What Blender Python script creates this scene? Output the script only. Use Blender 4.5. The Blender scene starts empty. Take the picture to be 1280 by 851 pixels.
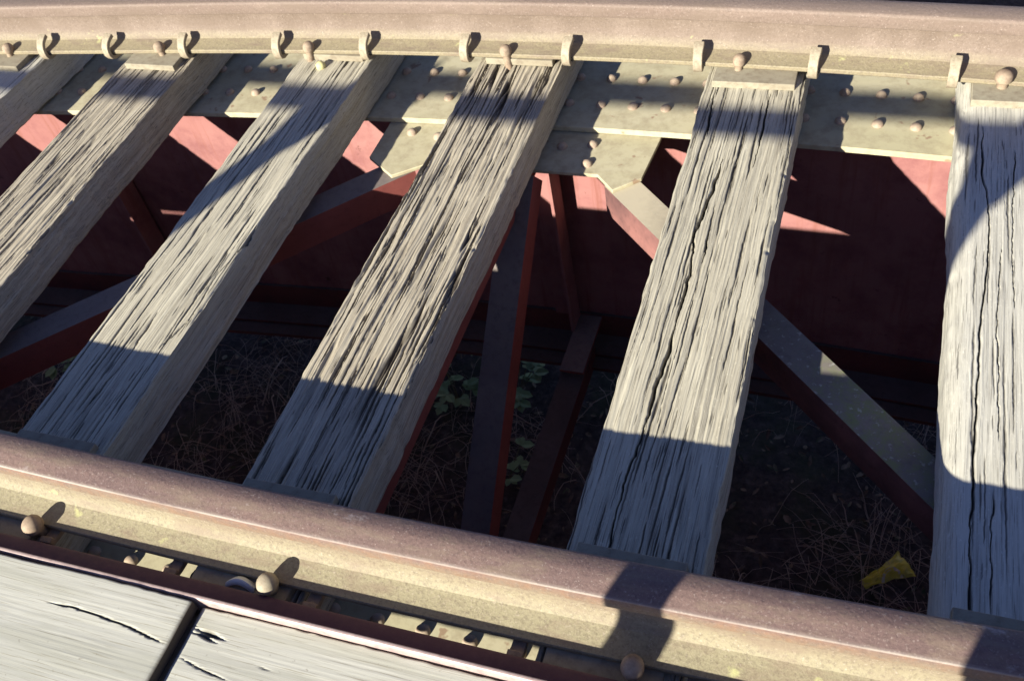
import bpy, math, random
import numpy as np
from mathutils import Vector, Matrix

# ------------------------------------------------------------------ scene, camera, sky, sun
S = bpy.context.scene
C = S.collection
rad = math.radians
KX, KY = 0.88, 2.18                       # shadow shift in x and y per metre of height
cam_d = bpy.data.cameras.new('camera'); cam = bpy.data.objects.new('camera', cam_d); C.objects.link(cam)
cam.location = (0.98642, -0.66377, 1.40336)
cam.rotation_euler = (0.73467, 0.15517, 0.30871)
cam_d.sensor_width = 36; cam_d.lens = 35.074
cam_d.clip_start = 0.02; cam_d.clip_end = 3000
cam_d.dof.use_dof = True; cam_d.dof.focus_distance = 1.75; cam_d.dof.aperture_fstop = 10
S.camera = cam
S.render.resolution_x = 1024; S.render.resolution_y = 680
SUN_EL = math.atan(1 / math.hypot(KX, KY)); SUN_AZ = math.atan2(-KX, -KY)
W = bpy.data.worlds.new('World'); S.world = W; W.use_nodes = True
wn = W.node_tree; bg = wn.nodes['Background']; bg.inputs[1].default_value = 0.05
sky = wn.nodes.new('ShaderNodeTexSky'); sky.sky_type = 'NISHITA'; sky.sun_disc = False
sky.sun_elevation = SUN_EL; sky.sun_rotation = SUN_AZ; sky.dust_density = .3; sky.ozone_density = 3.0
tint = wn.nodes.new('ShaderNodeMix'); tint.data_type = 'RGBA'; tint.blend_type = 'MULTIPLY'; tint.inputs[0].default_value = 1
tint.inputs[7].default_value = (.87, .80, 1.07, 1)      # the slight violet cast of the old slide film's shade
wn.links.new(sky.outputs[0], tint.inputs[6]); wn.links.new(tint.outputs[2], bg.inputs[0])
sl = bpy.data.lights.new('sun', 'SUN'); sl.energy = 5.0; sl.angle = rad(0.55); sl.color = (1.0, 0.945, 0.79)
sun = bpy.data.objects.new('sun', sl); C.objects.link(sun)
sun.rotation_euler = Vector((KX, KY, -1)).to_track_quat('-Z', 'Y').to_euler()
sun.location = (-3, -8, 4)
S.view_settings.view_transform = 'Standard'; S.view_settings.look = 'None'
S.view_settings.exposure = 1.38; S.view_settings.gamma = 1.0

# ------------------------------------------------------------------ helpers
def tag(o, label=None, cat=None, group=None, kind=None):
    if label: o['label'] = label
    if cat: o['category'] = cat
    if group: o['group'] = group
    if kind: o['kind'] = kind
    return o
def empty(name, loc=(0, 0, 0)):
    o = bpy.data.objects.new(name, None); C.objects.link(o); o.location = loc; o.empty_display_size = .05
    return o
def world_loc(o):
    v = Vector((0, 0, 0))
    while o is not None: v += o.location; o = o.parent
    return v
class MB:
    """collects world-space shapes; build() links them as one mesh object about an origin"""
    def __init__(s): s.v = []; s.f = []
    def add(s, vs, fs):
        n = len(s.v); s.v += [tuple(x) for x in vs]; s.f += [tuple(i + n for i in f) for f in fs]; return s
    def box(s, a, b):
        x0, y0, z0 = a; x1, y1, z1 = b
        return s.add([(x0,y0,z0),(x1,y0,z0),(x1,y1,z0),(x0,y1,z0),(x0,y0,z1),(x1,y0,z1),(x1,y1,z1),(x0,y1,z1)],
                     [(0,3,2,1),(4,5,6,7),(0,1,5,4),(1,2,6,5),(2,3,7,6),(3,0,4,7)])
    def prism(s, poly, z0, z1):
        n = len(poly)
        vs = [(x, y, z0) for x, y in poly] + [(x, y, z1) for x, y in poly]
        fs = [tuple(range(n))[::-1], tuple(range(n, 2*n))] + [(i, (i+1) % n, n+(i+1) % n, n+i) for i in range(n)]
        return s.add(vs, fs)
    def sweep(s, prof, pts, frames, cap=True):
        """prof: closed 2D polygon; pts: centres; frames: (U,V) per point"""
        n = len(prof); vs = []; fs = []
        for p, (U, V) in zip(pts, frames):
            for a, b in prof: vs.append(Vector(p) + U*a + V*b)
        for i in range(len(pts)-1):
            for j in range(n):
                k = (j+1) % n
                fs.append((i*n+j, i*n+k, (i+1)*n+k, (i+1)*n+j))
        if cap: fs.append(tuple(range(n))[::-1]); fs.append(tuple((len(pts)-1)*n + j for j in range(n)))
        return s.add(vs, fs)
    def member(s, p0, p1, prof, up=(0, 0, 1)):
        """straight bar: profile a along side, b along up"""
        p0 = Vector(p0); p1 = Vector(p1); d = (p1-p0).normalized(); U = d.cross(Vector(up)).normalized(); V = U.cross(d)
        return s.sweep(prof, [p0, p1], [(U, V)]*2)
    def tube(s, pts, r, n=10, rs=None):
        pts = [Vector(p) for p in pts]; fr = []
        for i, p in enumerate(pts):
            d = (pts[min(i+1, len(pts)-1)] - pts[max(i-1, 0)]).normalized()
            a = Vector((0, 0, 1)) if abs(d.z) < .9 else Vector((1, 0, 0))
            U = d.cross(a).normalized(); fr.append((U, U.cross(d)))
        m = len(s.v); nn = len(pts)
        vs = []; fs = []
        for i, p in enumerate(pts):
            q = r if rs is None else rs[i]
            for k in range(n):
                t = 2*math.pi*k/n; vs.append(p + fr[i][0]*math.cos(t)*q + fr[i][1]*math.sin(t)*q)
        for i in range(nn-1):
            for k in range(n):
                l = (k+1) % n; fs.append((i*n+k, i*n+l, (i+1)*n+l, (i+1)*n+k))
        fs.append(tuple(range(n))[::-1]); fs.append(tuple((nn-1)*n+k for k in range(n)))
        return s.add(vs, fs)
    def lathe(s, c, prof, n=16, sx=1, sy=1, twist=0):
        vs = []; fs = []; c = Vector(c)
        for r, z in prof:
            for k in range(n):
                t = 2*math.pi*k/n + twist; vs.append(c + Vector((r*math.cos(t)*sx, r*math.sin(t)*sy, z)))
        for i in range(len(prof)-1):
            for k in range(n):
                l = (k+1) % n; fs.append((i*n+k, i*n+l, (i+1)*n+l, (i+1)*n+k))
        fs.append(tuple(range(n))[::-1]); fs.append(tuple((len(prof)-1)*n+k for k in range(n)))
        return s.add(vs, fs)
    def build(s, name, mat, parent=None, origin=(0, 0, 0), smooth=30, bevel=0):
        o = Vector(origin); base = world_loc(parent) if parent else Vector((0, 0, 0))
        me = bpy.data.meshes.new(name)
        me.from_pydata([tuple(Vector(v) - o) for v in s.v], [], s.f)
        me.materials.append(mat)
        if smooth:
            for p in me.polygons: p.use_smooth = True
            me.set_sharp_from_angle(angle=rad(smooth))
        ob = bpy.data.objects.new(name, me); C.objects.link(ob)
        if parent: ob.parent = parent
        ob.location = o - base
        if bevel:
            b = ob.modifiers.new('bevel', 'BEVEL'); b.width = bevel; b.segments = 2; b.limit_method = 'ANGLE'; b.angle_limit = rad(40)
        return ob
def copy_tree(o, parent=None):
    c = o.copy(); C.objects.link(c)
    if parent: c.parent = parent
    for ch in list(o.children): copy_tree(ch, c)
    return c

def bow(x):                                # gentle outward curve of the far side of the track
    d = x - 0.3
    return -0.033*d*d/math.sqrt(1 + (d/2.3)**4)
def bow_near(x):
    d = x - 0.3
    return 0.018*d*d/math.sqrt(1 + (d/2.0)**4)
XS = [-5 + i*0.1 for i in range(101)]

# value noise, numpy
_rng = np.random.RandomState(7)
_tab = _rng.rand(512, 512).astype(np.float32)*2 - 1
def vn(x, y, seed=0):
    x = np.asarray(x, float) + seed*17.37; y = np.asarray(y, float) + seed*5.71
    xi = np.floor(x).astype(int); yi = np.floor(y).astype(int); fx = x-xi; fy = y-yi
    fx = fx*fx*(3-2*fx); fy = fy*fy*(3-2*fy)
    a = _tab[xi % 512, yi % 512]; b = _tab[(xi+1) % 512, yi % 512]; c = _tab[xi % 512, (yi+1) % 512]; d = _tab[(xi+1) % 512, (yi+1) % 512]
    return (a*(1-fx)+b*fx)*(1-fy) + (c*(1-fx)+d*fx)*fy

# ------------------------------------------------------------------ materials
class NT:
    def __init__(s, name, rough=.8, metal=0):
        s.m = bpy.data.materials.new(name); s.m.use_nodes = True; s.t = s.m.node_tree
        s.b = s.t.nodes['Principled BSDF']; s.b.inputs['Roughness'].default_value = rough; s.b.inputs['Metallic'].default_value = metal
        s.tc = s.t.nodes.new('ShaderNodeTexCoord'); s.bumps = None
        s.b.inputs['Specular IOR Level'].default_value = .3
    def n(s, k, **kw):
        x = s.t.nodes.new(k)
        for a, b in kw.items(): setattr(x, a, b)
        return x
    def noise(s, scale=(1, 1, 1), sc=10, detail=5, rough=.6, dist=0, off=(0, 0, 0)):
        mp = s.n('ShaderNodeMapping'); mp.inputs['Scale'].default_value = scale; mp.inputs['Location'].default_value = off
        s.t.links.new(s.tc.outputs['Object'], mp.inputs[0])
        t = s.n('ShaderNodeTexNoise'); t.inputs['Scale'].default_value = sc; t.inputs['Detail'].default_value = detail
        t.inputs['Roughness'].default_value = rough; t.inputs['Distortion'].default_value = dist
        s.t.links.new(mp.outputs[0], t.inputs['Vector']); return t.outputs[0]
    def ramp(s, src, stops):
        r = s.n('ShaderNodeValToRGB'); e = r.color_ramp.elements
        while len(e) < len(stops): e.new(.5)
        for i, (p, c) in enumerate(stops): e[i].position = p; e[i].color = (c[0], c[1], c[2], 1) if isinstance(c, (tuple, list)) else (c, c, c, 1)
        s.t.links.new(src, r.inputs[0]); return r.outputs[0]
    def mix(s, fac, a, b, mode='MIX'):
        m = s.n('ShaderNodeMix', data_type='RGBA', blend_type=mode)
        for i, v in ((0, fac), (6, a), (7, b)):
            if isinstance(v, (int, float)): m.inputs[i].default_value = v
            elif isinstance(v, (tuple, list)): m.inputs[i].default_value = (*v[:3], 1)
            else: s.t.links.new(v, m.inputs[i])
        return m.outputs[2]
    def math(s, op, a, b=None, clamp=False):
        m = s.n('ShaderNodeMath', operation=op, use_clamp=clamp)
        for i, v in ((0, a), (1, b)):
            if v is None: continue
            if isinstance(v, (int, float)): m.inputs[i].default_value = v
            else: s.t.links.new(v, m.inputs[i])
        return m.outputs[0]
    def sep(s, src='Object', geo=None):
        x = s.n('ShaderNodeSeparateXYZ')
        if geo: g = s.n('ShaderNodeNewGeometry'); s.t.links.new(g.outputs[geo], x.inputs[0])
        else: s.t.links.new(s.tc.outputs[src], x.inputs[0])
        return x.outputs
    def bump(s, h, st=.5, dist=.002):
        b = s.n('ShaderNodeBump'); b.inputs['Strength'].default_value = st; b.inputs['Distance'].default_value = dist
        s.t.links.new(h, b.inputs['Height'])
        if s.bumps is not None: s.t.links.new(s.bumps, b.inputs['Normal'])
        s.bumps = b.outputs[0]; s.t.links.new(s.bumps, s.b.inputs['Normal'])
    def col(s, c): s.t.links.new(c, s.b.inputs['Base Color']) if not isinstance(c, (tuple, list)) else setattr(s.b.inputs['Base Color'], 'default_value', (*c, 1)); return s.m

def wood(name, light, mid, dark, off, crackc=.5):
    w = NT(name, .85); w.b.inputs['Specular IOR Level'].default_value = .15
    f = w.noise((1, .03, 1), 260, 6, .65, 0, off)          # fine fibres along y
    g = w.noise((1, .05, 1), 60, 4, .6, .4, off)
    p = w.noise((1, .4, 1), 9, 4, .6, 0, off)
    c = w.ramp(f, [(.32, dark), (.47, mid), (.66, light)])
    c2 = w.ramp(g, [(.3, dark), (.5, mid), (.7, light)])
    c = w.mix(.45, c, c2)
    c = w.mix(w.ramp(p, [(.42, 0), (.62, .45)]), c, mid)
    hl = w.noise((1, .02, 1), 620, 3, .5, 0, off); c = w.mix(w.ramp(hl, [(.33, .75), (.42, 0)]), c, tuple(x*.6 for x in dark))
    sp_ = w.noise((1, .5, 1), 300, 3, .6, 0, off); c = w.mix(w.ramp(sp_, [(.60, 0), (.72, .4)]), c, tuple(min(1, x*1.25) for x in light))
    w.bump(hl, .35, .001)
    a = w.n('ShaderNodeAttribute', attribute_name='crack')
    c = w.mix(w.math('MULTIPLY', a.outputs['Fac'], 1.0, True), c, tuple(x*crackc for x in dark))
    w.bump(f, .5, .0015); w.bump(g, .3, .003)
    return w.col(c)
def rust(name, c1, c2, c3, sc=40, rough=.75, spots=None, bump=.4, metal=0.0, runs=None):
    w = NT(name, rough, metal)
    f = w.noise(sc=sc, detail=8, rough=.7); g = w.noise((.35, 1, 1), sc*.22, 5, .6, .3)
    c = w.mix(w.ramp(g, [(.35, 0), (.65, 1)]), c1, c2)
    c = w.mix(w.ramp(f, [(.45, 0), (.72, .8)]), c, c3)
    if spots: c = w.mix(w.ramp(w.noise(sc=22, detail=3, off=(3, 1, 2)), [(.66, 0), (.71, .8)]), c, spots)
    if runs:
        c = w.mix(w.ramp(w.noise((1, 1, .06), 34, 6, .7, off=(2, 0, 5)), [(.52, 0), (.66, .75)]), c, runs)
        c = w.mix(w.ramp(w.noise(sc=18, detail=9, rough=.8, off=(7, 1, 5)), [(.62, 0), (.66, .8)]), c, tuple(q*.35 for q in runs))
    w.bump(f, bump, .0012)
    return w.col(c)
def dusty(name, paint, paint2, dust, dust2, lichen=None):
    """paint with pale dust settled on upward faces"""
    w = NT(name, .8)
    f = w.noise(sc=55, detail=8, rough=.7); g = w.noise(sc=7, detail=5)
    a = w.mix(w.ramp(g, [(.35, 0), (.65, 1)]), paint, paint2)
    a = w.mix(w.ramp(f, [(.55, 0), (.75, .5)]), a, tuple(x*.5 for x in paint2))
    d = w.mix(w.ramp(g, [(.35, 0), (.6, 1)]), dust, dust2)
    d = w.mix(w.ramp(f, [(.5, 0), (.72, .55)]), d, tuple(x*.55 for x in dust2))
    if lichen: d = w.mix(w.math('MULTIPLY', w.ramp(w.math('ADD', w.sep('Object')[0], w.math('MULTIPLY', w.noise(sc=9, detail=4), .25)), [(.56, 0), (.74, 1), (.86, .8), (.97, .15)]), w.ramp(w.noise(sc=38, detail=9, rough=.8), [(.44, 0), (.60, .85)])), d, lichen); d = w.mix(w.ramp(w.noise(sc=70, detail=4, off=(1, 1, 1)), [(.6, 0), (.66, .6)]), d, (.36, .36, .33)); d = w.mix(w.ramp(w.math('ADD', w.sep('Object')[0], w.math('MULTIPLY', f, .1)), [(.12, 1), (.3, 0)]), d, (.42, .37, .28))
    z = w.sep(geo='Normal')[2]
    k = w.ramp(w.math('ADD', z, w.math('MULTIPLY', f, .3)), [(.55, 0), (.85, 1)])
    w.bump(f, .35, .001)
    return w.col(w.mix(k, a, d))

GREY = ((.50, .455, .36), (.36, .325, .255), (.15, .13, .10))
M = {}
M['wood_a'] = wood('grey_brown_weathered_timber', (.50, .45, .35), (.365, .32, .245), (.14, .115, .09), (0, 0, 0))
M['wood_b'] = wood('cream_grey_weathered_timber', (.52, .485, .385), (.40, .365, .285), (.17, .15, .12), (3, 1, 0))
M['wood_c'] = wood('silver_grey_weathered_timber', (.56, .54, .475), (.46, .44, .38), (.22, .205, .18), (6, 2, 0))
M['wood_d'] = wood('dark_grey_weathered_timber', (.42, .38, .30), (.29, .26, .20), (.12, .10, .08), (9, 3, 0))
def plank_mat():
    w = NT('bleached_deck_timber', .8); w.b.inputs['Specular IOR Level'].default_value = .2
    f = w.noise((.03, 1, 1), 230, 6, .65); g = w.noise((.12, 1, 1), 22, 5, .6, .5); k = w.noise(sc=10, detail=3)
    c = w.ramp(f, [(.28, (.33, .32, .27)), (.42, (.42, .415, .37)), (.7, (.46, .455, .41))])
    c = w.mix(w.ramp(g, [(.45, 0), (.62, .8)]), c, (.37, .365, .31)); c = w.mix(w.ramp(w.noise(sc=75, detail=4), [(.66, 0), (.71, .6)]), c, (.22, .2, .17)); c = w.mix(w.ramp(w.noise((.02, 1, 1), 420, 3), [(.34, .7), (.42, 0)]), c, (.24, .22, .17))
    c = w.mix(w.ramp(k, [(.63, 0), (.75, .5)]), c, (.38, .36, .31))
    a = w.n('ShaderNodeAttribute', attribute_name='crack')  # cracks, plus the painted shade of the plank ends
    c = w.mix(w.math('MULTIPLY', a.outputs['Fac'], .85, True), c, (.06, .05, .04))
    w.bump(f, .3, .001); return w.col(c)
M['plank'] = plank_mat()
def rail_mat(name, head, head2, web, web2, foot, zs):
    w = NT(name, .62)
    z = w.sep('Object')[2]
    f = w.noise(sc=160, detail=8, rough=.75); g = w.noise((.25, 1, 1), 9, 6, .65, .4); st = w.noise((.5, 1, .15), 25, 5, .6)
    zz = w.math('ADD', z, w.math('MULTIPLY', w.math('SUBTRACT', g, .5), .018))
    h = w.mix(w.ramp(g, [(.4, 0), (.62, 1)]), head, head2)
    b = w.mix(w.ramp(st, [(.35, 0), (.65, 1)]), web, web2)
    b = w.mix(w.ramp(zz, [(zs[0], 1), (zs[1], 0)]), b, foot)
    c = w.mix(w.ramp(zz, [(zs[2], 0), (zs[3], 1)]), b, h)
    c = w.mix(w.ramp(f, [(.47, 0), (.68, .55)]), c, tuple(x*.45 for x in head)); c = w.mix(w.ramp(w.noise(sc=260, detail=4), [(.58, 0), (.7, .35)]), c, (.45, .38, .34)); c = w.mix(w.ramp(w.noise((.3, 1, 1), 30, 6, .7, off=(1, 7, 3)), [(.48, 0), (.64, .65)]), c, web2)
    c = w.mix(w.ramp(w.noise(sc=16, detail=5, off=(2, 4, 0)), [(.66, 0), (.72, .7)]), c, w.mix(w.ramp(z, [(.06, 1), (.1, 0)]), c, (.42, .42, .2)))
    if name.startswith('rusty'):
        gn = w.sep(geo='Normal')[1]; side = w.math('MULTIPLY', w.ramp(w.math('MULTIPLY', gn, -1.0), [(.75, 0), (.9, 1)]), w.ramp(z, [(.098, 0), (.103, 1)]))
        c = w.mix(w.math('MULTIPLY', side, w.ramp(w.noise(sc=60, detail=6, rough=.7), [(.4, .0), (.7, .6)])), c, (.23, .13, .08))
        lp = w.math('MULTIPLY', w.ramp(w.math('MULTIPLY', gn, -1.0), [(.27, 0), (.38, 1), (.9, 1), (.98, 0)]), w.ramp(z, [(.116, 0), (.121, 1)]))
        c = w.mix(w.math('MULTIPLY', lp, w.ramp(w.noise((.3, 1, 1), 20, 4), [(.35, .2), (.65, .9)])), c, (.34, .30, .265))  # worn lip with its bright highlight put into the colour
        c = w.mix(w.math('MULTIPLY', w.ramp(z, [(.117, 0), (.121, 1)]), w.ramp(w.noise((.6, 1, 1), 14, 9, .75, off=(4, 2, 6)), [(.60, 0), (.68, .65)])), c, (.36, .31, .30))
    w.bump(f, .6, .0015); w.bump(g, .3, .004); w.bump(w.noise(sc=70, detail=6, rough=.7), .4, .003)
    return w.col(c)
M['near_rail'] = rail_mat('rusty_running_rail', (.14, .092, .085), (.175, .115, .10), (.235, .198, .14), (.185, .14, .105), (.245, .218, .145), (.02, .06, .107, .128))
M['far_rail'] = rail_mat('pink_brown_rusty_rail', (.20, .150, .125), (.165, .12, .10), (.21, .163, .135), (.165, .125, .10), (.235, .20, .13), (.018, .045, .09, .12))
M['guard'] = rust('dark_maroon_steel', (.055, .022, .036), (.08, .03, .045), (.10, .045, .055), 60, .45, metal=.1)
M['lip'] = rust('highlit_steel_edge', (.35, .27, .26), (.42, .32, .30), (.22, .15, .15), 60, .4)  # pale colour stands in for the sun's highlight along the kerb lip
M['anchor'] = rust('pale_dusty_iron', (.34, .31, .23), (.27, .22, .16), (.16, .11, .08), 90, .7)
M['screw'] = rust('rusty_iron', (.33, .26, .19), (.24, .17, .12), (.12, .08, .06), 90, .7)
M['ylw'] = rust('yellow_painted_iron', (.55, .52, .25), (.5, .45, .22), (.3, .25, .15), 80, .6)
M['tie'] = rust('dusty_tie_plate_steel', (.29, .265, .20), (.24, .21, .155), (.16, .125, .09), 50, .8)
M['red'] = rust('faded_red_oxide_paint', (.32, .155, .145), (.26, .11, .105), (.15, .05, .058), 7, .75, bump=.2, runs=(.22, .085, .07))
M['deep'] = dusty('shaded_bottom_steelwork', (.16, .05, .045), (.11, .04, .035), (.10, .085, .08), (.08, .065, .06))  # darkened copy of the red steelwork, shade of the low parts put into colour
M['flange'] = dusty('cream_dusted_steelwork', (.30, .11, .09), (.24, .085, .07), (.43, .40, .26), (.50, .455, .33))
M['cream'] = rust('cream_painted_steelwork', (.40, .365, .24), (.43, .39, .275), (.27, .225, .15), 26, .8, spots=(.24, .15, .10), bump=.45)
M['brace'] = dusty('dusty_red_bracing', (.24, .07, .06), (.18, .05, .045), (.19, .16, .145), (.15, .125, .12))
M['brace_l'] = dusty('lichen_covered_bracing', (.24, .11, .10), (.10, .05, .05), (.20, .175, .155), (.16, .14, .13), (.17, .20, .08))
M['rivet'] = rust('pink_dusty_rivet_steel', (.37, .30, .22), (.34, .25, .20), (.2, .14, .11), 120, .75)
M['pipe'] = rust('galvanised_handrail_steel', (.4, .4, .38), (.34, .34, .32), (.25, .22, .2), 40, .5, metal=.3)

# ------------------------------------------------------------------ the ground under the bridge
def ground():
    GZ = -1.40
    n = 150; xs = np.linspace(-3.2, 3.8, n); ys = np.linspace(-1.5, 4.5, n)
    X, Y = np.meshgrid(xs, ys, indexing='ij')
    Z = GZ + .03*vn(X*2, Y*2, 1) + .012*vn(X*9, Y*9, 2) + .006*vn(X*30, Y*30, 3)
    edge = np.minimum.reduce([X+3.2, 3.8-X, Y+1.5, 4.5-Y]); k = np.clip(edge/.4, 0, 1); Z = GZ + (Z-GZ)*k
    vs = np.stack([X, Y, Z], -1).reshape(-1, 3).tolist()
    fs = [(i*n+j, (i+1)*n+j, (i+1)*n+j+1, i*n+j+1) for i in range(n-1) for j in range(n-1)]
    m = MB(); m.add(vs, fs)
    R4 = [(-900, 900, -900, 900, -.25), (-4.9, 4.9, -2.2, 5.4, -.25), (-4.4, 4.4, -1.6, 4.8, GZ), (-3.2, 3.8, -1.5, 4.5, GZ)]   # unseen banks added to cut bounced light below, then flat to the horizon
    o = []
    for a, b, c, d, z in R4: o += [(a, c, z), (b, c, z), (b, d, z), (a, d, z)]
    m.add(o, [(4*q+i, 4*q+(i+1) % 4, 4*q+4+(i+1) % 4, 4*q+4+i) for q in range(3) for i in range(4)])
    w = NT('leaf_littered_soil', .95)
    f = w.noise(sc=30, detail=8, rough=.7); g = w.noise(sc=4, detail=5)
    c1 = w.ramp(f, [(.35, (.035, .027, .024)), (.55, (.09, .07, .058)), (.7, (.17, .135, .11))])
    c1 = w.mix(w.ramp(g, [(.5, 0), (.65, .6)]), c1, (.06, .07, .03)); w.bump(f, .8, .01)
    o = m.build('ground', w.col(c1)); tag(o, 'dark soil strewn with leaves below the bridge', kind='structure')
ground()

def gz(x, y): return -1.40 + float(.03*vn(x*2, y*2, 1) + .012*vn(x*9, y*9, 2))
def straw():
    R = random.Random(3); v = []; f = []
    for i in range(15000):
        x = R.uniform(-2.2, 2.0); y = R.uniform(-.1, 3.0)
        if vn(x*3.5, y*3.5, 8) + .6*vn(x*9, y*9, 9) + R.uniform(-.3, .3) < .22*(1 if x > .5 else 1.6): continue
        a = R.uniform(0, 6.28); L = R.uniform(.05, .26); curl = R.uniform(-3.5, 3.5) if i % 5 else R.uniform(-12, 12); w = R.uniform(.0005, .0015)*(2.2 if i % 23 == 0 else 1)
        z = gz(x, y) + R.uniform(0, .03); lift = R.uniform(.0, .07); N = 6; n0 = len(v); px, py = x, y
        for k in range(N+1):
            t = k/N; h = z + lift*math.sin(math.pi*t) + .006*math.sin(k*2+i)
            nx, ny = -math.sin(a), math.cos(a); ww = w*(1-.5*t)
            v.append((px+nx*ww, py+ny*ww, h)); v.append((px-nx*ww, py-ny*ww, h)); v.append((px, py, h+ww*1.4))
            px += math.cos(a)*L/N; py += math.sin(a)*L/N; a += curl*L/N
        for k in range(N):
            b = n0+k*3; f += [(b, b+3, b+5, b+2), (b+1, b+2, b+5, b+4), (b, b+1, b+4, b+3)]
    m = MB(); m.v = v; m.f = f
    w = NT('dry_straw', .8); oi = w.noise(sc=6, detail=3); w_c = w.ramp(oi, [(.3, (.36, .26, .20)), (.5, (.55, .44, .34)), (.7, (.24, .16, .13))])
    o = m.build('dry_grass', w.col(w_c), smooth=0); tag(o, 'tangle of dry straw and dead grass under the bridge', 'dry grass', kind='stuff')
straw()
def litter():
    R = random.Random(5); v = []; f = []; f2 = []
    for i in range(4200):
        x = R.uniform(-2.4, 2.0); y = R.uniform(-.1, 3.2); z = gz(x, y) + R.uniform(.004, .03)
        a = R.uniform(0, 6.28); L = R.uniform(.007, .022); w = L*R.uniform(.3, .6); tx, ty = R.uniform(-.7, .7), R.uniform(-.7, .7); n = len(v)
        ca, sa = math.cos(a), math.sin(a)
        for u, q, hz in ((-1, 0, 0), (-.4, .8, .25), (.4, .7, .2), (1, 0, 0), (.4, -.7, .2), (-.4, -.8, .25)):
            dx, dy = u*L*ca - q*w*sa, u*L*sa + q*w*ca
            v.append((x+dx, y+dy, z + dx*tx + dy*ty + hz*w))
        f += [(n, n+1, n+2, n+3), (n, n+3, n+4, n+5)]
    m = MB(); m.v = v; m.f = f
    w = NT('dead_leaves', .7); q = w.noise(sc=24, detail=2)
    c = w.ramp(q, [(.3, (.05, .07, .03)), (.42, (.14, .10, .06)), (.55, (.25, .18, .12)), (.65, (.10, .13, .06)), (.75, (.34, .28, .2))])
    o = m.build('fallen_leaves', w.col(c), smooth=0); tag(o, 'dead brown leaves and low green cover on the dark soil', 'fallen leaves', kind='stuff')
litter()

def leafmat(name, a, b):
    w = NT(name, .5); q = w.noise(sc=30, detail=3); return w.col(w.mix(q, a, b))
M['leaf'] = leafmat('weed_leaf', (.24, .36, .15), (.34, .46, .22)); M['stem'] = leafmat('weed_stem', (.15, .13, .06), (.2, .2, .09))
def weed(x, y, h, label, seed, nl=16, spread=.09):
    R = random.Random(seed); z = gz(x, y); t = empty('leafy_weed', (x, y, z)); tag(t, label, 'weed', 'green weeds growing under the bridge')
    st = MB(); lf = MB()
    for k in range(nl):
        a = R.uniform(0, 6.28); r = R.uniform(.2, 1)*spread; hh = h*R.uniform(.45, 1)
        tip = Vector((x + math.cos(a)*r, y + math.sin(a)*r, z + hh)); pts = [Vector((x, y, z)), Vector((x + math.cos(a)*r*.35, y+math.sin(a)*r*.35, z+hh*.6)), tip]
        st.tube(pts, .0016, 5)
        for q in range(3):
            b = a + (q-1)*1.0 + R.uniform(-.3, .3); L = R.uniform(.030, .052); w = L*.42
            d = Vector((math.cos(b), math.sin(b), R.uniform(-.4, .25))).normalized(); sd = d.cross(Vector((0, 0, 1))).normalized(); up = sd.cross(d)
            P = [tip, tip + d*L*.3 + sd*w*.8 + up*.004, tip + d*L*.7 + sd*w*.75 + up*.003, tip + d*L - up*.003, tip + d*L*.7 - sd*w*.75 + up*.003, tip + d*L*.3 - sd*w*.8 + up*.004, tip + d*L*.5]
            lf.add(P, [(0, 1, 6), (1, 2, 6), (2, 3, 6), (3, 4, 6), (4, 5, 6), (5, 0, 6)])
    st.build('stem', M['stem'], t, (x, y, z)); lf.build('foliage', M['leaf'], t, (x, y, z), smooth=0)
weed(-.09, 1.36, .16, 'small pale green weed just right of the long dark diagonal strut', 1, 12, .10)
weed(-.40, 1.52, .26, 'taller green weed between the grooved sleeper and the diagonal strut', 2, 22, .13)
weed(-1.85, 1.15, .25, 'green weed in the dark gap beside the left lateral brace', 4, 20, .12)

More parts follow.
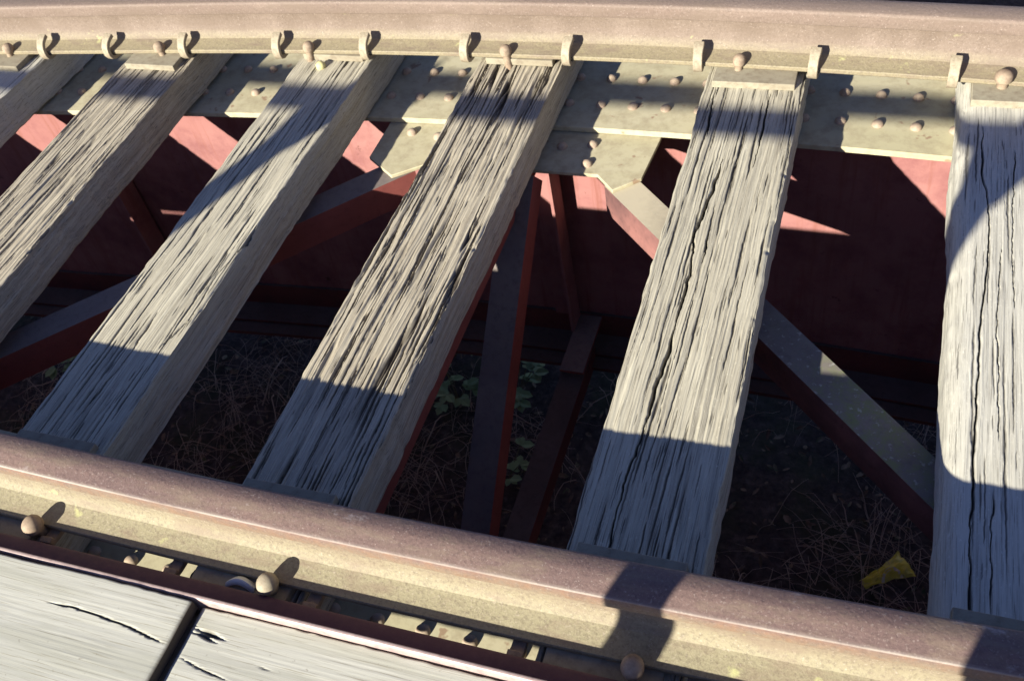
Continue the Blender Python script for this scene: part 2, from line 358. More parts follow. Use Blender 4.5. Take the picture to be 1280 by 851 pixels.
weed(-.30, 1.30, .14, 'low green weed in shade at the right edge of the grooved middle sleeper', 7, 14, .12)
weed(-.16, 1.62, .22, 'leafy weed against the bottom of the girder behind the diagonal strut', 8, 18, .12)
weed(-.02, 1.02, .10, 'sparse weed low between the diagonal strut and the bottom strut', 9, 10, .12)
def packet():
    cx, cy = 1.185, .915; cz = gz(cx, cy) + .045; t = empty('snack_packet', (cx, cy, cz)); tag(t, 'crumpled yellow snack packet lying in the dry grass', 'packet')
    n, mm = 22, 14; v = []
    ang = rad(38); ca, sa = math.cos(ang), math.sin(ang)
    def pt(u, w, up):
        x = (u-.5)*.145; y = (w-.5)*.075*(.45 + .75*u - .2*math.sin(3.1*u)); pil = math.sin(math.pi*u)**.5*math.sin(math.pi*w)**.5 if 0 < u < 1 and 0 < w < 1 else 0
        z = up*.014*pil + .014*float(vn(u*4, w*3, 4)) + .007*float(vn(u*10, w*8, 5)) + .02*(u-.5)
        return (cx + x*ca - y*sa, cy + x*sa + y*ca, cz + z + .012*abs(float(vn(u*6+w*4, w*5-u*2, 6))))
    def grid(up):
        vs = [pt(i/n, j/mm, up) for i in range(n+1) for j in range(mm+1)]
        return vs, [(i*(mm+1)+j, (i+1)*(mm+1)+j, (i+1)*(mm+1)+j+1, i*(mm+1)+j+1) for i in range(n) for j in range(mm)]
    b = MB(); vs, fs = grid(1); b.add(vs, fs); vs, fs = grid(-1); b.add(vs, [f[::-1] for f in fs])
    w = NT('yellow_foil_wrapper', .35); w.b.inputs['Specular IOR Level'].default_value = .6
    q = w.noise(sc=30, detail=3); c = w.mix(w.ramp(q, [(.4, 0), (.65, 1)]), (.88, .76, .07), (.66, .60, .12))
    b.build('wrapper', w.col(c), t, (cx, cy, cz))
    r = MB()                                                        # pale ring printed at the near side
    N = 30; vs = []
    for i in range(N+1):
        a = math.pi*(i/N)*1.15 - .2
        for rr in (.30, .42):
            u = .56 + rr*.5*math.cos(a); ww = .02 + rr*math.sin(a)*1.1; p = pt(u, min(max(ww, .01), .98), 1); vs.append((p[0], p[1], p[2]+.0012))
    r.add(vs, [(2*i, 2*i+1, 2*i+3, 2*i+2) for i in range(N)])
    w = NT('wrapper_print', .4); r.build('printed_ring', w.col((.7, .66, .5)), t, (cx, cy, cz))
packet()

# ------------------------------------------------------------------ the two riveted girders with their bracing
ZF = -0.115                                   # top of the girder flanges
def xsweep(prof, x0, x1, yc, bf, step=.1):
    n = max(2, int(round((x1-x0)/step))+1); xs = [x0 + (x1-x0)*i/(n-1) for i in range(n)]
    m = MB(); m.sweep(prof, [(x, yc+bf(x), 0) for x in xs], [(Vector((0, 1, 0)), Vector((0, 0, 1)))]*n); return m
def rect(y0, y1, z0, z1): return [(y0, z0), (y1, z0), (y1, z1), (y0, z1)]
def girder(yc, bf, label, inner, rivets, stiffs):
    t = empty('plate_girder', (0, yc, -1.09)); tag(t, label, 'girder'); g0 = (0, yc, -1.09)
    xsweep(rect(-.005, .005, -1.07, -.130), -5, 5, yc, bf).build('web', M['red'], t, g0)
    tf = xsweep([(-.150, ZF-.014), (.150, ZF-.014), (.150, ZF-.002), (.148, ZF), (-.148, ZF), (-.150, ZF-.002)], -5, 5, yc, bf).build('top_flange', M['cream'], t, g0)
    for s in (-1, 1):
        xsweep([(s*.006, -.132), (s*.094, -.132), (s*.094, -.143), (s*.020, -.145), (s*.0165, -.225), (s*.006, -.225)][::-s], -5, 5, yc, bf).build('flange_angle', M['red'], t, g0)
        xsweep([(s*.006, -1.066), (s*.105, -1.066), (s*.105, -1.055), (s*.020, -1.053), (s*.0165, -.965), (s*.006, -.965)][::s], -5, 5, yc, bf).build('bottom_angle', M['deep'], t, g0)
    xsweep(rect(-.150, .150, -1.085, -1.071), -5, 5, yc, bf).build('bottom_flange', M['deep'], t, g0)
    proto = None
    prof = [(.0135, 0), (.0131, .004), (.0110, .008), (.0072, .0112), (.0028, .0126)]
    for (x, y) in rivets:
        if proto is None:
            proto = MB().lathe((x, y, ZF), prof, 14).build('rivet', M['rivet'], tf, (x, y, ZF), smooth=50)
        else:
            c = proto.copy(); C.objects.link(c); c.parent = tf; c.location = Vector((x, y, ZF)) - world_loc(tf)
    for x in stiffs:
        y = yc + bf(x); s = inner
        m = MB(); m.box((x, min(y+s*.017, y+s*.095), -.97), (x+.009, max(y+s*.017, y+s*.095), -.15)); m.box((x-.07, min(y+s*.017, y+s*.026), -.965), (x, max(y+s*.017, y+s*.026), -.226))
        m.build('stiffener', M['red'], t, g0)
    return t
YF = 1.4575
riv = []
for k in range(-18, 14):
    x = .1325 + .0845*(k) + .02
    for dy in (-.055, .060): riv.append((x, YF + dy + bow(x)))
    if len(riv) >= 64: break
far = girder(YF, bow, 'red plate girder with cream riveted top flange under the far rail', -1, riv, (.155, -1.33, 1.72, -2.8, 3.2))
near = girder(-.012, bow_near, 'red plate girder hidden below the near rail', 1, [(-.035 + .0845*k, -.062) for k in range(-4, 10)], (.155, -1.33, 1.72))

def bolt_on(parent, x, y, z, mat='rivet', r=.014):
    return MB().lathe((x, y, z), [(r, 0), (r*.95, .004), (r*.75, .009), (r*.3, .012)], 12).build('rivet', M[mat], parent, (x, y, z), smooth=50)
def gusset(poly, label, z, bolts, org):
    m = MB(); m.prism(poly, z-.010, z); o = m.build('gusset_plate', M['cream'], None, org, bevel=.0015); tag(o, label, 'gusset plate')
    for b in bolts: bolt_on(o, b[0], b[1], z)
    return o
# far node: one plate under the flange, two angle braces running back to the near girder
gusset([(-.240, 1.36), (-.240, 1.150), (-.150, 1.085), (-.06, 1.150), (.375, 1.150), (.425, 1.098), (.484, 1.150), (.500, 1.33), (.500, 1.36)][::-1],
       'cream gusset plate bolted under the far flange where the braces meet', -.1315,
       [(-.16, 1.26), (-.08, 1.25), (.26, 1.245), (.335, 1.26), (.34, 1.185), (.10, 1.25)], (.14, 1.3, -.13))
LH = [(-.038, 0), (.038, 0), (.038, -.009), (-.029, -.009), (-.029, -.085), (-.038, -.085)]     # angle profile, vertical leg on side -a
LHm = [(-a, b) for a, b in LH][::-1]
def brace(name, p0, p1, prof, mat, label, up=(0, 0, 1)):
    m = MB(); m.member(p0, p1, prof, up); o = m.build(name, M[mat], None, p0); tag(o, label, 'brace'); return o
ZB = -.1425
brace('diagonal_brace', (.425, 1.150, ZB), (1.61, -.02, ZB), LHm, 'brace_l', 'lichen speckled steel angle brace running down right from the gusset plate')
brace('diagonal_brace', (-.128, 1.150, ZB), (-1.27, -.02, ZB), LH, 'brace', 'dusty red steel angle brace running down left from the gusset plate')
brace('diagonal_brace', (1.62, .05, ZB-.012), (3.0, 1.40, ZB-.012), LH, 'brace', 'red steel angle brace beyond the right end of the picture')
# cross frame
LV = [(-.038, 0), (.038, 0), (.038, -.075), (.029, -.075), (.029, -.009), (-.038, -.009)]
t = empty('cross_frame', (.2, .7, -.14)); tag(t, 'dark red steel cross frame tying the two girders below the grooved sleeper', 'cross frame')
MB().member((.150, .10, -.150), (.150, 1.40, -.150), [(a, b*.68) for a, b in LV], (0, 0, 1)).build('top_strut', M['brace'], t, (.2, .7, -.14))
MB().member((.185, .12, -1.005), (.185, 1.12, -.125), LV, (0, 0, 1)).build('diagonal_strut', M['brace'], t, (.2, .7, -.14))
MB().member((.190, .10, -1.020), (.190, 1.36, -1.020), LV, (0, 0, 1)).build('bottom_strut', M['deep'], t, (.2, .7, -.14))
MB().prism([(.16, 1.2), (.237, 1.2), (.237, 1.44), (.16, 1.44)], -.98, -.97).build('end_plate', M['brace'], t, (.2, .7, -.14))

# ------------------------------------------------------------------ sleepers
Y0, Y1 = -.62, 1.66
def sleeper(label, mat, xl0, xr0, xl1, xr1, seed, T=.107, fib=1.0, crack=1.0, cracks=(), round_l=.005, round_r=.005, y0=Y0, y1=Y1, cw=.012, tint=1, dense=True, chips=1.0, nchk=120):
    """xl0,xr0 at y=0 (near rail), xl1,xr1 at y=1.4 (far rail)"""
    nt = 210 if dense else 50; ns = 22 if dense else 10; nb = 6
    ny = 520 if dense else 120
    u = np.concatenate([np.linspace(0, 1, nt, endpoint=False)]); ys = np.linspace(y0, y1, ny)
    a = (ys)/1.4; XL = xl0 + (xl1-xl0)*a; XR = xr0 + (xr1-xr0)*a
    XL = XL + .0035*vn(ys*7, 0*ys+3, seed) + .0015*vn(ys*40, 0*ys, seed+1) - 0*ys
    XR = XR + .0035*vn(ys*6, 0*ys+9, seed+2) + .0018*vn(ys*45, 0*ys, seed+3)
    # top
    U = u[:, None]; Y = ys[None, :]; XT = XL[None, :] + (XR-XL)[None, :]*U
    xw = XT - (XL.mean()) + .006*vn(0*XT, Y*2.3, seed+4) + .003*vn(XT*20, Y*6, seed+5)
    xj = xw + .0007*vn(xw/.02, Y/.028, seed+40) + .0005*vn(xw/.01, Y/.012, seed+41) + .006*np.exp(-((xw-.05*math.sin(seed))**2)/.0006)*vn(0*xw, Y/.07, seed+42)
    d = -.0009*fib*(1+vn(xj/.0026, Y/.22, seed+6)) - .0010*fib*(1+vn(xj/.0075, Y/.5, seed+7)) + .0012*vn(xw/.05, Y/.5, seed+8)
    def lines(q, yl, w_, sd, g0, gy, gx=.030):
        n_ = vn(xj/q, Y/yl, sd); gt = np.clip((vn(xj/gx, Y/gy, sd+1)+g0)*2.4, 0, 1)
        return np.clip(1.15-np.abs(n_)/w_, 0, 1)*gt
    c1 = lines(cw, .75, .09, seed+9, -.08, .22)
    n3 = vn(xj/.008, Y/.20, seed+13)*.6 + vn(xj/.018, Y/.12, seed+19)*.55; g3 = np.clip((n3-.42)*2.2, 0, 1)
    d = d - crack*(.0065*c1) - fib*crack*.0026*g3
    ck = np.clip(crack*(c1 + .2*g3), 0, 1)
    # drying checks: many separate splits of every length that follow the grain
    RR = np.random.RandomState(seed*13+1); half_w = (XR-XL).mean()/2; xm = (XR+XL).mean()/2
    flow = lambda x_: .006*vn(0*ys+x_/.05, ys*2.3, seed+60) + .0016*vn(0*ys+x_/.02, ys*13, seed+61)
    for k in range(int(nchk if dense else 15)):
        x0_ = RR.uniform(-half_w, half_w); yc_ = RR.uniform(y0, 1.6); big = RR.rand()**2.2
        L_ = .03 + .34*big + (.25 if RR.rand() < .08 else 0); wd = .0009 + .0016*big*RR.uniform(.5, 1.2); dp = (.0022 + .0060*big)*min(1.2, crack+.2)
        m_ = np.abs(ys-yc_) < L_/2
        if m_.sum() < 4: continue
        yy = ys[m_]; t_ = (yy-yc_)/(L_/2); cx = xm + x0_ + flow(x0_)[m_] + .0007*vn(yy/.012, 0*yy, seed+k) + .0004*vn(yy/.004, 0*yy, seed+k+3)
        w_ = wd*np.clip(1-t_**2, 0, 1)**.6*(1+.5*vn(yy/.03, 0*yy+2, seed+k+7)) + 1e-5
        q_ = np.abs(XT[:, m_]-cx[None, :])/w_[None, :]; c = np.clip(1.35-q_, 0, 1)*np.clip((1-np.abs(t_))*6, 0, 1)[None, :]
        d[:, m_] -= dp*c*np.clip(w_/wd, 0, 1)[None, :]; ck[:, m_] = np.maximum(ck[:, m_], c*.95)
    for (pts, w, dep) in cracks:
        py = np.array([p[1] for p in pts]); px = np.array([p[0] for p in pts]); o = np.argsort(py)
        cx = np.interp(ys, py[o], px[o]) + .0022*vn(ys/.03, 0*ys+1, seed+20) + .001*vn(ys/.009, 0*ys+2, seed+21)
        end = np.clip(np.minimum(ys-py.min(), py.max()-ys)/.05, 0, 1)
        ww = w*(.55+.45*vn(ys/.06, 0*ys, seed+22))*end + 1e-5
        c = np.clip(1.25 - np.abs(XT-cx[None, :])/ww[None, :], 0, 1)*end[None, :]
        d = d - dep*c; ck = np.maximum(ck, np.clip(c*1.2, 0, 1))
    wdt = (XR-XL)[None, :]; dl = U*wdt; dr = (1-U)*wdt
    rl = round_l*(1+(.5 if round_l < .02 else .10)*vn(Y/(.05 if round_l < .02 else .25), 0*Y, seed+14))*np.ones_like(dl); rr = round_r*(1+.5*vn(Y/.05, 0*Y+5, seed+15))*np.ones_like(dr)
    def rnd(q, r, k=1.0): s_ = np.clip(q/r, 0, 1); return -k*r*(1-np.sqrt(1-(1-s_)**2))
    d = d + rnd(dl, rl) + rnd(dr, rr)
    chip = np.clip((vn(Y/.03, 0*Y+2, seed+16)*np.ones_like(dr)-.55)*2, 0, 1)*np.clip(1-dr/.012, 0, 1); d = d - .007*chip*chips
    ZT = d
    # sides
    w = np.linspace(0, 1, ns, endpoint=False)[:, None]
    zr0 = ZT[-1:, :]; Zr = zr0*(1-w) + (-T)*w; Xr = XR[None, :] + .0016*vn(Zr/.008, Y/.2, seed+30) + .002*vn(Zr/.03, Y/.25, seed+31)
    b = np.linspace(0, 1, nb, endpoint=False)[:, None]; Xb = XR[None, :]*(1-b) + XL[None, :]*b; Zb = -T + 0*Xb
    zl0 = ZT[:1, :]; Zl = (-T)*(1-w) + zl0*w; Xl = XL[None, :] - .0016*vn(Zl/.008, Y/.2, seed+32) - .002*vn(Zl/.03, Y/.25, seed+33)
    X = np.concatenate([XT, Xr, Xb, Xl]); Z = np.concatenate([ZT, Zr, Zb, Zl]); CK = np.concatenate([ck, 0*Xr, 0*Xb, 0*Xl])
    YY = np.broadcast_to(ys[None, :], X.shape) + 0.0
    n = X.shape[0]; xc = (xl0+xr0)/2
    V = np.stack([X-xc, YY, Z], -1).reshape(-1, 3)
    i = np.arange(n)[:, None]; j = np.arange(ny-1)[None, :]; i2 = (i+1) % n
    F = np.stack([i*ny+j, i*ny+j+1, i2*ny+j+1, i2*ny+j], -1).reshape(-1, 4)
    caps = [tuple((np.arange(n)*ny)[::1].tolist()), tuple((np.arange(n)*ny+ny-1)[::-1].tolist())]
    me = bpy.data.meshes.new('sleeper'); me.from_pydata(V.tolist(), [], F.tolist()+caps)
    at = me.attributes.new('crack', 'FLOAT', 'POINT'); at.data.foreach_set('value', CK.reshape(-1).astype(np.float32))
    for p in me.polygons: p.use_smooth = True
    me.set_sharp_from_angle(angle=rad(70))
    me.materials.append(mat); o = bpy.data.objects.new('sleeper', me); C.objects.link(o); o.location = (xc, 0, 0)
    tag(o, label, 'sleeper', 'timber sleepers across the girders')
    MB().box((xl0+.03, -.345, -.004), (xr0-.03, -.180, .0255)).build('packing_strip', M['wood_d'], o, (xc, -.26, .01))
    return o
G = []
S4c = [([(.628, 1.345), (.632, 1.214), (.640, 1.15)], .0040, .014), ([(.756, 1.345), (.755, 1.22), (.757, 1.05)], .0035, .014),
       ([(.689, 1.09), (.685, .99), (.680, .90), (.672, .84), (.686, .72), (.684, .60), (.685, .49), (.680, .43), (.681, .32), (.671, .22), (.680, .03)], .0040, .016),
       ([(.700, .87), (.704, .74)], .003, .012)]
S5c = [([(1.206, 1.26), (1.208, 1.09), (1.221, 1.0), (1.222, .83), (1.209, .62), (1.207, .41), (1.204, .2), (1.206, .05)], .0028, .012),
       ([(1.27, 1.2), (1.262, .9), (1.268, .7)], .0016, .007), ([(1.245, .9), (1.238, .65), (1.243, .4)], .0016, .007), ([(1.235, .34), (1.232, .1)], .0022, .008)]
S2c = [([(-.305, .75), (-.309, .65), (-.321, .56), (-.316, .43), (-.345, .33)], .002, .009), ([(-.40, .45), (-.395, .30), (-.41, .15)], .003, .010)]
sleeper('dark grey sleeper cut off by the upper left corner', M['wood_c'], -1.63, -1.385, -1.61, -1.36, 3, cracks=())
sleeper('brown grooved sleeper leaving the picture at the left edge, dark splits all over its top', M['wood_a'], -1.065, -.835, -1.065, -.850, 11, fib=1.2, crack=1.0, nchk=210, T=.10)
sleeper('straw coloured finely cracked sleeper, second fully crossing one from the left', M['wood_b'], -.515, -.305, -.512, -.300, 23, fib=.75, crack=.45, nchk=150, cracks=S2c)
sleeper('deeply grooved and torn sleeper in the middle of the picture', M['wood_a'], .000, .222, .003, .232, 37, fib=1.7, crack=1.25, nchk=230, T=.098, cw=.014, chips=2)
sleeper('pale grey sleeper with one long black split down its length', M['wood_b'], .613, .830, .600, .826, 41, fib=.85, crack=.36, nchk=200, cracks=S4c, chips=1.5)
sleeper('smooth pale sleeper with a rounded bright shoulder at the right edge', M['wood_c'], 1.163, 1.410, 1.160, 1.405, 59, fib=.45, crack=.3, nchk=80, cracks=S5c, round_l=.034, T=.112, chips=.3)
sleeper('outlying grey sleeper beyond the left edge', M['wood_d'], -2.20, -1.97, -2.18, -1.95, 5, dense=False)
sleeper('outlying grey sleeper beyond the right edge', M['wood_d'], 1.72, 1.94, 1.72, 1.94, 6, dense=False)

# ------------------------------------------------------------------ rails
def arc(cx, cy, r, a0, a1, n=5): return [(cx + r*math.cos(rad(a0+(a1-a0)*i/n)), cy + r*math.sin(rad(a0+(a1-a0)*i/n))) for i in range(n+1)]
half = [(.0620, .000), (.0635, .002), (.0635, .009), (.0620, .0112), (.036, .0160), (.020, .0215), (.0125, .029), (.0085, .040), (.0072, .060), (.0080, .082), (.0105, .0915),
        (.0160, .0975), (.0270, .1015)] + arc(.0285, .1045, .003, -90, 0, 3) + arc(.0235, .1285, .0085, 0, 70, 5) + [(.012, .1378), (.004, .1384)]
prof = half + [(-a, b) for a, b in half[::-1]]
worn = half[:13] + arc(.0270, .1065, .0040, -80, 0, 3) + [(.0312, .118)] + arc(.0285, .1285, .0030, 10, 75, 4) + [(.0240, .1328), (.0120, .1358), (.0020, .1384)]
back = half[:13] + arc(.0285, .1045, .003, -90, 0, 3) + arc(.0235, .1265, .0085, 0, 70, 5) + [(.014, .1372), (.006, .1384)]
prof_near = back + [(-a, b) for a, b in worn[::-1]]
def rail(yc, bf, mat, label, prof=prof):
    org = (0, yc, .015); m = MB(); xs = [-5 + .05*i for i in range(201)]
    m.sweep([(a, b+.015) for a, b in prof], [(x, yc+bf(x), 0) for x in xs], [(Vector((0, 1, 0)), Vector((0, 0, 1)))]*len(xs))
    o = m.build('rail', mat, None, org, smooth=26); tag(o, label, 'rail', 'running rails'); return o
YR0, YR1 = -.0315, 1.4665
rail(YR0, bow_near, M['near_rail'], 'rusty near rail with purple brown head crossing the lower picture', prof_near)
rail(YR1, bow, M['far_rail'], 'pinkish far rail along the top of the picture, gripped by clips')

# tie plates
def tie(x, w, yc, bf, label, y0=-.15, y1=.15, z1=.0145):
    y = yc + bf(x); m = MB().box((x-w/2, y+y0, -.003), (x+w/2, y+y1, z1)); o = m.build('tie_plate', M['tie'], None, (x, y, 0), bevel=.002)
    tag(o, label, 'tie plate', 'steel plates between rail and sleeper'); return o
NM = ['the corner sleeper', 'the brown grooved sleeper at left', 'the straw coloured sleeper', 'the deeply grooved middle sleeper', 'the long split grey sleeper', 'the smooth pale right sleeper']
for x, w, nm in ((-1.50, .20, NM[0]), (-.957, .165, NM[1]), (-.41, .18, NM[2]), (.118, .18, NM[3]), (.712, .19, NM[4]), (1.285, .21, NM[5])):
    tie(x, w, YR1, bow, 'cream tie plate on %s under the far rail' % nm, -.068 if nm in (NM[2], NM[3]) else -.118, .15)
for x, w, nm in ((-.41, .18, NM[2]), (.108, .18, NM[3]), (.718, .175, NM[4]), (1.275, .19, NM[5])):
    tie(x, w, YR0, bow_near, 'shadowed tie plate on %s under the near rail' % nm, -.13, .118)

# rail anchors (spring clips hooked over the rail foot either side of every sleeper)
def anchor_mesh(hook):
    """local origin: rail foot edge, y towards the rail"""
    pts = [(.080, -.009), (.020, -.011), (.004, -.010), (-.006, -.005), (-.0105, .004), (-.0105, .016), (-.007, .027), (.001, .037), (.012, .044), (.025, .048)]
    if not hook: pts = [(.080, -.009), (.004, -.010), (-.010, -.009), (-.020, -.006), (-.022, .004)]
    w = .0110; th = .0058; m = MB(); n = len(pts); P = [Vector((0, a, b)) for a, b in pts]; vs = []
    for i, p in enumerate(P):
        d = (P[min(i+1, n-1)]-P[max(i-1, 0)]).normalized(); N = Vector((0, d.z, -d.y)); ww = w*(1.0 if i < n-2 else 1.12)
        for sx, sn in ((-1, -1), (1, -1), (1, 1), (-1, 1)): vs.append(p + Vector((sx*ww, 0, 0)) + N*sn*th)
    fs = [(i*4+j, i*4+(j+1) % 4, (i+1)*4+(j+1) % 4, (i+1)*4+j) for i in range(n-1) for j in range(4)] + [(3, 2, 1, 0), tuple((n-1)*4+j for j in range(4))]
    m.add(vs, fs); return m
ap = None
names = {-1: 'left', 1: 'right'}
AN = [(-1.334, NM[0], 1), (-1.112, NM[1], -1), (-.864, NM[1], 1), (-.570, NM[2], -1), (-.309, NM[2], 1), (-.025, NM[3], -1), (.248, NM[3], 1), (.575, NM[4], -1), (.842, NM[4], 1), (1.140, NM[5], -1)]
for i, (x, nm, s) in enumerate(AN):
    y = YR1 + bow(x) - .0635
    if ap is None: ap = o = anchor_mesh(True).build('rail_anchor', M['anchor'], None, (0, 0, 0), smooth=40, bevel=.0015)
    else: o = ap.copy(); C.objects.link(o)
    o.location = (x, y, .015); o.rotation_euler = (0, 0, rad([4, -7, 5, 3, 0, -3, -6, 2, -5, -3][i]))
    tag(o, 'iron clip on the far rail foot, %s of %s' % (names[s], nm), 'rail clip', 'clips over the far rail foot')
ap2 = None
for i, (x, nm, s) in enumerate([(-.285, NM[2], 1), (-.022, NM[3], -1), (.243, NM[3], 1), (.588, NM[4], -1), (.850, NM[4], 1)]):
    y = YR0 + bow_near(x) - .0635
    if ap2 is None: ap2 = o = anchor_mesh(False).build('rail_anchor', M['screw'], None, (0, 0, 0), smooth=40, bevel=.0015)
    else: o = ap2.copy(); C.objects.link(o)
    o.location = (x, y, .015)
    tag(o, 'dark clip end under the near rail, %s of %s' % (names[s], nm), 'rail clip', 'clips along the near rail foot')

# spikes / screws
def spike_mesh(big=1.0):
    m = MB(); m.lathe((0, 0, 0), [(.0095, -.02), (.0095, .020), (.012, .024)], 14)
    m.lathe((0, 0, 0), [(.014*big, .024), (.0165*big, .028), (.0170*big, .036), (.0150*big, .043), (.0100*big, .048), (.004, .050)], 16, 1, 1.12)
    return m
sp = None
for i, (x, nm) in enumerate([(-1.463, NM[0]), (-.938, NM[1]), (-.478, NM[2]), (.089, NM[3]), (.670, NM[4]), (1.240, NM[5])]):
    y = YR1 + bow(x) - .0635 - .004
    if sp is None: sp = o = spike_mesh(.9).build('rail_spike', M['screw'], None, (0, 0, 0), smooth=40)
    else: o = sp.copy(); C.objects.link(o)
    o.location = (x, y, .002); o.rotation_euler = (rad(-8), rad([6, -10, 4, -6, 3, 0][i]), 0)
    if i == 5: o.scale = (1.25, 1.25, 1.0)
    tag(o, 'rusty spike beside the far rail on %s' % nm, 'spike', 'spikes along the far rail')
for i, (x, nm) in enumerate([(-.308, 'left end of the near rail'), (.169, 'middle of the near rail foot, its head in bright sun'), (.762, 'near rail inside the post shadow')]):
    y = YR0 + bow_near(x) - .0635 - .006
    o = sp.copy(); C.objects.link(o); o.location = (x, y, .004); o.scale = (1.1, 1.1, 1.15); o.rotation_euler = (rad(10), rad(4), 0)
    if i == 1:
        o.data = sp.data.copy(); o.data.materials.clear(); o.data.materials.append(M['anchor'])
    tag(o, 'domed iron spike at the %s' % nm, 'spike', 'spikes along the near rail')
o = MB().lathe((-.432, 1.348, -.004), [(.012, 0), (.0135, .006), (.0125, .013), (.008, .018), (.003, .020)], 16).build('bolt_head', M['ylw'], None, (-.432, 1.348, -.004), smooth=50)
tag(o, 'pale yellow round bolt head on the straw coloured sleeper', 'bolt')

# ------------------------------------------------------------------ walkway at the near side
ZP = .050
def plank(x0, x1, y0, y1, zt, label, seed, cracks=(), th=.024, dense=False, mat=None):
    nx = 420 if dense else 60; ny = 120 if dense else 16
    xs = np.linspace(x0, x1, nx); v = np.linspace(0, 1, ny); X = xs[:, None] + 0*v[None, :]
    ya = y0 + .0015*vn(xs*9, 0*xs, seed) + .0012*vn(xs*50, 0*xs, seed+1); yb = y1 + .0015*vn(xs*8, 0*xs+4, seed+2) + .001*vn(xs*60, 0*xs, seed+3)
    Y = ya[:, None] + (yb-ya)[:, None]*v[None, :]
    Z = zt - .00018*(1+vn(Y/.004, X/.2, seed+4)) + .0007*vn(Y/.05, X/.5, seed+5); CK = 0*Z
    for pts, w, dep in cracks:
        px = np.array([p[0] for p in pts]); py = np.array([p[1] for p in pts]); o_ = np.argsort(px)
        cy = np.interp(xs, px[o_], py[o_]) + .0008*vn(xs/.02, 0*xs, seed+7); end = np.clip(np.minimum(xs-px.min(), px.max()-xs)/.03, 0, 1)
        q_ = np.abs(Y-cy[:, None])/(w*end[:, None]+1e-5); c = np.clip(1.2 - q_, 0, 1)*end[:, None]; Z = Z - dep*c; CK = np.maximum(CK, np.clip(1.7-q_, 0, 1)*end[:, None])
    dd = np.minimum(np.minimum(Y-ya[:, None], yb[:, None]-Y), np.minimum(X-x0, x1-X)); r = .0018
    s_ = np.clip(dd/r, 0, 1); Z = Z - r*(1-np.sqrt(1-(1-s_)**2))
    me = bpy.data.meshes.new('deck_plank'); N = nx*ny; xc, yc = (x0+x1)/2, (y0+y1)/2
    top = np.stack([X-xc, Y-yc, Z-zt], -1).reshape(-1, 3).tolist()
    F = [(i*ny+j, (i+1)*ny+j, (i+1)*ny+j+1, i*ny+j+1) for i in range(nx-1) for j in range(ny-1)]
    ring = [i*ny for i in range(nx)] + [(nx-1)*ny+j for j in range(1, ny)] + [i*ny+ny-1 for i in range(nx-2, -1, -1)] + [j for j in range(ny-2, 0, -1)]
    low = [(top[k][0], top[k][1], -th) for k in ring]; n = len(ring)
    F += [(ring[(k+1) % n], ring[k], N+k, N+(k+1) % n) for k in range(n)] + [tuple(N+k for k in range(n))[::-1]]
    me.from_pydata(top+low, [], F); at = me.attributes.new('crack', 'FLOAT', 'POINT')
    CK[-1, :] = 1.2; CK[0, :] = 1.2  # no cracks here: end faces darkened in colour to stand in for shade
    at.data.foreach_set('value', np.concatenate([CK.reshape(-1), np.array([1.2 if abs(q[0]) > (x1-x0)/2-.001 else 0 for q in low])]).astype(np.float32))
    for p in me.polygons: p.use_smooth = True
    me.set_sharp_from_angle(angle=rad(50)); me.materials.append(mat or M['plank'])
    o = bpy.data.objects.new('deck_plank', me); C.objects.link(o); o.location = (xc, yc, zt)
    tag(o, label, 'deck plank', 'bleached walkway planks'); return o
plank(-2.35, .0800, -.368, -.172, ZP+.019, 'bleached white walkway plank left of the joint, split along its middle', 71,
      [([(-.165, -.231), (-.11, -.228), (-.06, -.231), (0, -.236), (.0765, -.248)], .0016, .006)], dense=True)
plank(.0885, 2.50, -.350, -.170, ZP, 'bleached walkway plank right of the joint, nicked at its corner', 72,
      [([(.0885, -.252), (.13, -.262), (.2, -.272)], .0012, .004), ([(.21, -.235), (.26, -.241)], .0010, .003), ([(.0885, -.199), (.104, -.208), (.125, -.209), (.16, -.214)], .0040, .010), ([(.0885, -.212), (.115, -.214), (.148, -.222)], .0035, .010)], dense=True)
k = 0
for r, (ya, yb) in enumerate([(-.545, -.440), (-.735, -.557), (-.925, -.747), (-1.115, -.937)]):
    for x0, x1 in ((-2.35, .62 - .8*(r % 2)), (.632 - .8*(r % 2), 2.50)):
        plank(x0, x1, ya, yb, ZP + .002*r, 'bleached walkway plank in row %s from the rail, %s half' % (['two', 'three', 'four', 'five'][r], 'left' if x0 < -1 else 'right'), 80+k); k += 1
# joists carrying the deck beyond the sleeper ends
for i, x in enumerate((-2.2, -.95, .30, 1.55, 2.4)):
    o = MB().box((x-.04, -1.14, -.105), (x+.04, -.64, .004)).build('deck_joist', M['wood_d'], None, (x, -.9, -.05), bevel=.003)
    tag(o, 'timber joist under the walkway, number %s from the left' % ['one', 'two', 'three', 'four', 'five'][i], 'joist', 'joists under the walkway')
# steel kerb along the deck edge: raised rolled lip, sunk dark leg
t = empty('kerb_angle', (0, -.145, .0)); tag(t, 'dark maroon steel edging with a bright lip between planks and near rail', 'steel edging')
fr = [(Vector((0, 1, 0)), Vector((0, 0, 1)))]*2
ZL = ZP + .0155
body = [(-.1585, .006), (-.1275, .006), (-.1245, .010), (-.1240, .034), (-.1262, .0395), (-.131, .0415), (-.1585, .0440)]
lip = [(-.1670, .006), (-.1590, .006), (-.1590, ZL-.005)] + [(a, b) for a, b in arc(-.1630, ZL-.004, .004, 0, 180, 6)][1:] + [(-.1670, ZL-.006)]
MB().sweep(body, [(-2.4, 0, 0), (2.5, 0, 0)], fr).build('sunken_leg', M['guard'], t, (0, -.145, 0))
MB().sweep(lip, [(-2.4, 0, 0), (2.5, 0, 0)], fr).build('raised_lip', M['lip'], t, (0, -.145, 0))
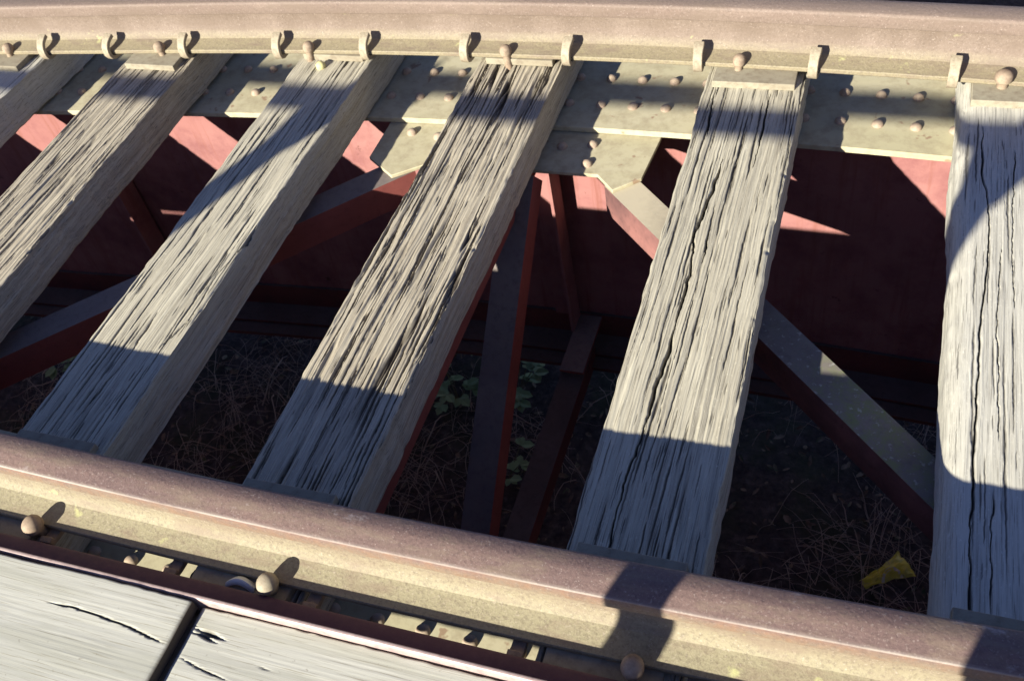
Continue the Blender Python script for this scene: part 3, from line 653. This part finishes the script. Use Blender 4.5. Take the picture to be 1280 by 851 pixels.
# scrap beside the spike
m = MB(); N = 14; vs = []
for i in range(N):
    a = i/(N-1); x = .085 + .055*a; y = -.112 + .006*math.sin(a*3); z = .012 + .012*math.sin(a*math.pi)
    vs += [(x, y-.007, z), (x, y+.001, z+.006), (x, y+.0085, z+.001)]
m.add(vs, [(3*i+j, 3*i+3+j, 3*i+4+j, 3*i+1+j) for i in range(N-1) for j in (0, 1)])
w = NT('pale_wrapper_scrap', .5); o = m.build('paper_scrap', w.col((.55, .58, .6)), None, (.11, -.11, .01))
o.modifiers.new('solid', 'SOLIDIFY').thickness = .0008; tag(o, 'curled pale scrap lying beside the sunlit near spike', 'scrap')

# handrail behind the camera: a 50 mm pipe on posts, its shadow falls across the sleepers
YH = -.86; ZH = (1.213 - YH)/KY
t = empty('handrail', (.435, YH, ZP)); tag(t, 'steel pipe handrail on flat posts along the walkway edge', 'handrail'); o0 = (.435, YH, ZP)
MB().tube([(-5, YH, ZH), (5, YH, ZH)], .024, 16).build('top_rail', M['pipe'], t, o0)
for x in (-2.765, -1.165, .435, 2.035, 3.6):
    m = MB(); m.box((x-.040, YH-.012, ZP-.04), (x+.040, YH+.0, ZH-.03))
    m.build('post', M['pipe'], t, o0, bevel=.002)
    g = MB(); g.add([(x-.075, YH-.012, ZH-.012), (x+.075, YH-.012, ZH-.012), (x+.04, YH-.012, ZH-.09), (x-.04, YH-.012, ZH-.09), (x-.075, YH-.026, ZH-.012), (x+.075, YH-.026, ZH-.012), (x+.04, YH-.026, ZH-.09), (x-.04, YH-.026, ZH-.09)],
                    [(0, 3, 2, 1), (4, 5, 6, 7), (0, 1, 5, 4), (1, 2, 6, 5), (2, 3, 7, 6), (3, 0, 4, 7)])
    g.lathe((x, YH, ZH), [(.012, .0), (.014, .03), (.012, .042), (.006, .046)], 10)
    g.build('bracket', M['pipe'], t, o0)

# the photographer behind the handrail (outside the picture, shading its lower right corner)
def person():
    V = [(.98, -1.02, .98), (.98, -1.03, 1.16), (.985, -1.00, 1.34), (.99, -.94, 1.46), (.99, -.91, 1.53),
         (.885, -1.02, .92), (.875, -.985, .52), (.87, -1.03, .13), (.865, -.93, .085),
         (1.075, -1.02, .92), (1.09, -.99, .52), (1.10, -1.03, .13), (1.105, -.93, .085),
         (.82, -.98, 1.38), (.80, -.99, 1.16), (.90, -.83, 1.30), (1.15, -.98, 1.38), (1.17, -.99, 1.16), (1.08, -.83, 1.30)]
    E = [(0, 1), (1, 2), (2, 3), (3, 4), (0, 5), (5, 6), (6, 7), (7, 8), (0, 9), (9, 10), (10, 11), (11, 12), (2, 13), (13, 14), (14, 15), (2, 16), (16, 17), (17, 18)]
    Rr = [.145, .135, .15, .065, .055, .105, .078, .05, .04, .105, .078, .05, .04, .062, .045, .032, .062, .045, .032]
    o0 = Vector((.98, -1.02, ZP)); me = bpy.data.meshes.new('person'); me.from_pydata([tuple(Vector(v)-o0) for v in V], E, [])
    o = bpy.data.objects.new('person', me); C.objects.link(o); o.location = o0
    w = NT('clothing', .9); z = w.sep('Object')[2]; w.col(w.mix(w.ramp(z, [(.93, 0), (.94, 1)]), (.05, .07, .12), (.35, .33, .3))); me.materials.append(w.m)
    sk = o.modifiers.new('skin', 'SKIN'); sk.use_smooth_shade = True
    for v, q in zip(me.skin_vertices[0].data, Rr): v.radius = (q, q)
    me.skin_vertices[0].data[0].use_root = True
    sb = o.modifiers.new('sub', 'SUBSURF'); sb.levels = 2; sb.render_levels = 2
    tag(o, 'photographer in dark trousers and pale shirt standing behind the handrail', 'person')
    sk_m = NT('skin', .6).col((.55, .36, .27)); hr = NT('hair', .8).col((.05, .035, .025))
    hp = [(.02, -.115), (.05, -.105), (.07, -.075), (.078, -.03), (.080, .02), (.074, .065), (.055, .100), (.028, .118), (.004, .122)]
    c = (.99, -.885, 1.645)
    MB().lathe(c, hp, 20, .95, 1.18).lathe((.99, -.79, 1.62), [(.006, -.02), (.014, -.012), (.010, .01), (.004, .03)], 8).build('head', sk_m, o, c, smooth=60)
    MB().lathe((c[0], c[1]-.012, c[2]+.02), [(.083, -.03), (.087, .01), (.082, .055), (.062, .092), (.03, .112), (.004, .116)], 20, .97, 1.16).build('hair', hr, o, c, smooth=60)
person()
